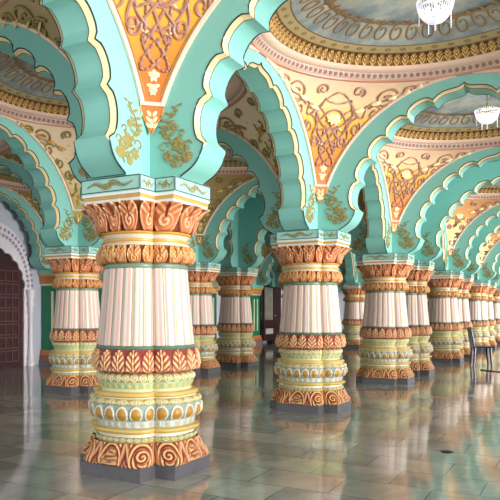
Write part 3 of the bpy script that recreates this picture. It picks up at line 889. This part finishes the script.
# green pilasters against the left wall
def make_pilaster():
    root = thing('wall_pilaster', '', 'pilaster')
    w, d = .35, .20
    m = MB(); m.box((-.29, -w, .34), (d-.02, w, 1.86)); obj('shaft', m.mesh('pilaster_shaft', M_GREEN, False), root)
    m = MB()
    for yy in (-.13, .13): m.box((d-.02, yy-.035, .52), (d-.002, yy+.035, 1.72))
    for xx in (.02,): 
        for s_ in (-1, 1): m.box((xx, s_*w-.006, .52), (xx+.07, s_*w+.006, 1.72))
    obj('panel_strip', m.mesh('pilaster_strip', M_CREAMSTRIP, False), root, label='long cream strips')
    m = MB(); V = []
    def bx(a, b, col):
        q = MB(); q.box(a, b); v = np.concatenate(q.v); m.add(v, q.f, np.broadcast_to(col, v.shape))
    bx((-.29, -w-.08, 0), (d+.08, w+.08, .10), c_(120, 116, 120)); bx((-.29, -w-.06, .10), (d+.06, w+.06, .22), c_(176, 92, 66)); bx((-.29, -w-.03, .22), (d+.03, w+.03, .34), c_(196, 130, 84))
    obj('base', m.mesh('pilaster_base', M_RELIEF, False), root)
    m = MB()
    bx((-.29, -w-.02, 1.86), (d+.01, w+.02, 1.90), c_(236, 226, 196)); bx((-.29, -w-.05, 1.90), (d+.04, w+.05, 2.08), c_(196, 124, 66)); bx((-.29, -w-.09, 2.08), (d+.07, w+.09, 2.14), c_(214, 176, 96)); bx((-.29, -w-.11, 2.14), (d+.09, w+.11, 2.24), c_(130, 200, 190))
    cp = obj('capital', m.mesh('pilaster_capital', M_RELIEF, False), root)
    m = MB()
    for k in range(6):
        yy = -w+(k+.5)*w/3
        for a in (-.5, 0, .5): leafpoly(m, (d+.042, yy, 1.92), (0, 1, 0), (0, 0, 1), .14, .05, pi/2+a)
    obj('leaves', m.mesh('pilaster_leaves', M_GOLD, False), cp, label='gold leaves')
    return root
P0 = None
PXL = {3: 'between the marble doorway and the far left pillar', 4: 'just right of the far left pillar', 5: 'hidden behind the nearest pillar'}
for i, yy in enumerate(YS):
    if i == 0 or yy > 17.5: continue
    if P0 is None: P0 = make_pilaster(); index_kids(); o = P0
    else: o = copy_tree(P0)
    o.location = (XR['C'], yy-(.25 if yy > 17 else -.24 if i == 3 else 0), 0); o['category'] = 'pilaster'
    o['label'] = 'green wall pilaster with cream strips ' + PXL.get(i, 'facing the %s pillar of the middle row' % ordk(i))
    o['group'] = 'green wall pilasters'

# marble portal with carved wooden door
def portal(cy, label, dl):
    xw = wx1
    root = thing('marble_portal', label, 'doorway', (xw, cy, 0), 0, 'marble doorways along the left wall')
    # opening profile (half): y,z
    HW = .98
    op = [(HW-.0, 0), (HW, 1.75)]
    C = [(HW, 1.75), (HW-.04, 2.0), (HW-.14, 2.22), (HW-.30, 2.40), (HW-.52, 2.54), (HW-.76, 2.62)]
    pts = [(HW, 0), (HW, 1.75)]
    for i in range(len(C)-1):
        a, b = np.array(C[i]), np.array(C[i+1]); d = b-a; L = np.linalg.norm(d); nn = np.array((d[1], -d[0]))/L
        for t in np.linspace(0, 1, 8)[1:]: pts.append(tuple(a+d*t+nn*L*.22*sin(pi*t)))
    pts += [(.12, 2.68), (.04, 2.72), (0, 2.80)]
    out = []
    OW = 1.20
    for p in pts:
        if p[1] <= 1.75: out.append((OW, p[1]))
        else:
            a = atan2(p[1]-1.75, p[0]); out.append((OW*cos(a)**.8 if cos(a) > 0 else 0, 1.75+1.48*sin(a)))
    m = MB(); dp = .11
    for sg in (-1, 1):
        A = np.array([[(dp, sg*p[0], p[1]) for p in pts], [(dp, sg*p[0], p[1]) for p in out]])
        m.grid(A, flip=sg > 0)
        B = np.array([[(dp, sg*p[0], p[1]) for p in pts], [(0.005, sg*p[0], p[1]) for p in pts]]); m.grid(B, flip=sg < 0)
        B = np.array([[(dp, sg*p[0], p[1]) for p in out], [(0.005, sg*p[0], p[1]) for p in out]]); m.grid(B, flip=sg > 0)
    obj('surround', m.mesh('portal_surround', M_MARBLE, 30), root, label='white marble scalloped surround')
    # carved lace on the arch
    m = MB()
    for sg in (-1, 1):
        for t in np.linspace(.03, 1, 17):
            a = t*pi/2
            for rr, L in ((1.12, .085), (1.24, .07)):
                c = (dp+.002, sg*rr*cos(a)**.8*.98, 1.78+1.28*rr/1.2*sin(a))
                for k in range(5): leafpoly(m, c, (0, 1, 0), (0, 0, 1), L*.7, .028, k*2*pi/5+t*4)
    obj('carving', m.mesh('portal_carving', mat('lilac_carving', lin(150, 140, 165), .5), False), root, label='lilac carved lace on the arch')
    # colonnette on each jamb
    for sg in (-1, 1):
        m = MB(); m.lathe([(.09, 0), (.09, .08), (.06, .12), (.075, .2), (.055, .32), (.065, .4), (.045, .48), (.045, 1.18), (.07, 1.24), (.05, 1.3), (.085, 1.42), (.06, 1.5), (.09, 1.62), (.10, 1.75), (.001, 1.76)], 16, (dp+.06, sg*1.12))
        obj('colonnette', m.mesh('colonnette', M_MARBLE), root)
    door = thing('wooden_door', dl, 'door', (xw+.03, cy, 0), 0, 'carved wooden doors')
    for sg in (-1, 1):
        m = MB()
        y0, y1 = sorted((sg*.01, sg*(HW-.01)))
        m.box((0, y0, 0), (.05, y1, 2.0)) if False else None
        prof = [p for p in pts if True]
        V = [(.05, sg*max(.01, p[0]-.01), p[1]-(.01 if p[1] > 1.8 else 0)) for p in prof]+[(.05, sg*.01, 0)]
        V2 = [(0, v[1], v[2]) for v in V]; n = len(V)
        m.add(V+V2, [tuple(range(n)) if sg > 0 else tuple(range(n))[::-1], tuple(range(n, 2*n))[::-1] if sg > 0 else tuple(range(n, 2*n))]+[(i, (i+1) % n, n+(i+1) % n, n+i) for i in range(n)])
        lf = obj('door_leaf', m.mesh('door_leaf', M_WOOD, False), door)
        m = MB()
        for zz in np.arange(.12, 2.2, .30):
            yy0, yy1 = sorted((sg*.10, sg*.84))
            m.box((.05, yy0, zz), (.068, yy1, zz+.02)); m.box((.05, yy0, zz+.23), (.068, yy1, zz+.25))
            for f in (0, .25, .5, .75, 1): 
                yc = yy0+(yy1-yy0)*f; m.box((.05, yc-.012, zz), (.07, yc+.012, zz+.25))
        obj('carved_panels', m.mesh('carved_panels', mat('reddish_carved_wood', lin(110, 62, 62), .4), False), lf, label='rows of reddish carved panels')
    return root
portal(U*1.5+.02, 'white marble scalloped doorway with lilac carving at the left edge', 'dark carved rosewood door inside the marble doorway at the left edge')

# framed picture in the narrow bay far along the left wall
ip = [i for i in range(len(YS)-1) if not wide[i]][2]
py = 18.24
fr = thing('framed_picture', 'large dark framed picture behind glass on the far left wall, white card below', 'picture', (wx1+.32, py, 0), 0)
m = MB(); w, z0, z1 = .40, .92, 2.2
m.box((-.32, -w-.1, .1), (.06, w+.1, .62)); m.box((0, -w-.1, z0-.1-.23), (.06, w+.1, z0)); m.box((0, -w-.1, z1), (.06, w+.1, z1+.1))
m.box((0, -w-.1, z0), (.06, -w, z1)); m.box((0, w, z0), (.06, w+.1, z1))
obj('frame', m.mesh('picture_frame', M_WOOD, False), fr)
mp_ = mat('faded_picture', lin(150, 150, 136), .12, noise=.5, nscale=3)
m = MB(); m.box((-.1, -w, z0), (.03, w, z1)); obj('picture_panel', m.mesh('picture_panel', mp_, False), fr, label='greyish faded picture behind glass')
m = MB(); m.box((.061, -.32, .36), (.068, .32, .58)); obj('label_card', m.mesh('label_card', M_LABEL, False), fr, label='white card')

dd = thing('panelled_door', 'plain dark panelled door right of the framed picture on the far left wall', 'door', (wx1+.26, 19.16, 0), 0)
m = MB(); m.box((-.255, -.38, 0), (.02, .38, 2.3)); obj('door_leaf', m.mesh('panelled_leaf', M_WOOD, False), dd)
for zz in (.2, .9, 1.6):
    m = MB(); m.box((.021, -.26, zz), (.035, .26, zz+.55)); obj('panel', m.mesh('door_panel', M_WOOD, False), dd)
m = MB(); m.lathe([(.001, 0), (.03, .0), (.03, .05), (.001, .055)], 10, (.05, -.3)); k_ = obj('door_knob', m.mesh('door_knob', M_BRASS), dd, (0, 0, 1.05))

# ------------------------------------------------------------------ chair, cord, drain
def make_chair(loc, rz):
    root = thing('plastic_chair', 'navy blue plastic chair standing on the marble floor at the right edge', 'chair', loc, rz)
    m = MB(); K = 9
    G = np.array([[(x, y_, .44-.02*(1-(x/.21)**2)*(1-(y_/.21)**2)) for x in np.linspace(-.21, .23, K)] for y_ in np.linspace(-.21, .21, K)])
    m.grid(G); G2 = G.copy(); G2[:, :, 2] -= .03; m.grid(G2, flip=True)
    m.tube([(.23, -.21, .425), (.23, .21, .425), (-.21, .21, .425), (-.21, -.21, .425)], .018, 6, closed=True)
    obj('seat', m.mesh('chair_seat', M_NAVY), root)
    bk = MB()
    top = [(-.19-.07*t, 0, .45+.40*t) for t in np.linspace(0, 1, 6)]
    for y_ in (-.2, -.1, 0, .1, .2):
        bk.tube([(p[0], y_*(1-.12*i/5), p[2]) for i, p in enumerate(top)], .02 if abs(y_) == .2 else .014, 6)
    bk.tube([(-.26-.01*cos(t*3), .2*.9*t, .85+.02*(1-t*t)) for t in np.linspace(-1, 1, 9)], .024, 6)
    obj('backrest', bk.mesh('chair_back', M_NAVY), root)
    for sx in (-1, 1):
        for sy in (-1, 1):
            m = MB(); m.tube([(.17*sx, .17*sy, .43), (.18*sx, .18*sy, .22), (.20*sx, .19*sy, 0)], [.034, .028, .022], 6)
            obj('leg', m.mesh('chair_leg', M_NAVY), root)
    for sy in (-1, 1):
        pass
    return root
CAMX, CAMY, CAMZ, TH, F, HOR = 3.097, -4.018, 1.24, .4906, 624.3, 311.8
def onfloor(px, py):
    a = (px-250)/F; b = (HOR-py)/F; t = -CAMZ/b
    return (CAMX+t*(a*cos(TH)-sin(TH)), CAMY+t*(a*sin(TH)+cos(TH)))
cx, cy = onfloor(481, 365)
make_chair((cx, cy, 0), -TH*.0+.35)
m = MB(); P = [onfloor(480.5, 370.2), onfloor(486, 370.8), onfloor(493, 371.6), onfloor(502, 372.3), onfloor(520, 373.5)]
m.tube([(p[0], p[1], .011) for p in P], .011, 6)
thing('black_cable', 'dark cord lying on the marble floor beside the navy chair', 'cable', me=m.mesh('floor_cord', M_BLACK))
dx, dy = onfloor(447, 452)
m = MB(); m.lathe([(.001, .010), (.045, .010), (.055, .004), (.055, .0005)], 24)
thing('floor_drain', 'small dark round drain cover set in the floor at lower right', 'drain cover', (dx, dy, 0), me=m.mesh('floor_drain', M_IRON))

# ------------------------------------------------------------------ light
w = bpy.data.worlds.new('daylight'); SC.world = w; w.use_nodes = True
bg = w.node_tree.nodes['Background']; bg.inputs[0].default_value = (.93, .97, 1, 1); bg.inputs[1].default_value = 1.45
def sun(name, rot, e, ang, col):
    l = bpy.data.lights.new(name, 'SUN'); l.energy = e; l.angle = math.radians(ang); l.color = col
    o = bpy.data.objects.new(name, l); COL.objects.link(o)
    from mathutils import Vector
    o.rotation_euler = Vector(rot).to_track_quat('-Z', 'Y').to_euler()
    return o
sun('daylight_sun', (-1, .10, .12), 11.0, 44, (1, .94, .90))
for i in range(len(YS)-1):
    if wide[i]:
        l = bpy.data.lights.new('chandelier_light', 'POINT'); l.energy = 18; l.shadow_soft_size = .12; l.color = (1, .96, .9)
        o = bpy.data.objects.new('chandelier_light', l); COL.objects.link(o); o.location = (VR/2, (YS[i]+YS[i+1])/2, 3.93)

cam = bpy.data.cameras.new('camera'); co = bpy.data.objects.new('camera', cam); COL.objects.link(co)
co.location = (CAMX, CAMY, CAMZ); co.rotation_euler = (pi/2, 0, TH)
cam.sensor_width = 36; cam.lens = F/500*36; cam.shift_y = (HOR-250)/500
cam.clip_end = 200
SC.camera = co
SC.view_settings.view_transform = 'Standard'; SC.view_settings.look = 'None'
SC.view_settings.exposure = .1; SC.view_settings.gamma = 1; SC.view_settings.use_curve_mapping = False
SC.cycles.max_bounces = 10; SC.cycles.diffuse_bounces = 6; SC.cycles.glossy_bounces = 4
SC.cycles.use_denoising = True
SC.cycles.sample_clamp_indirect = 6
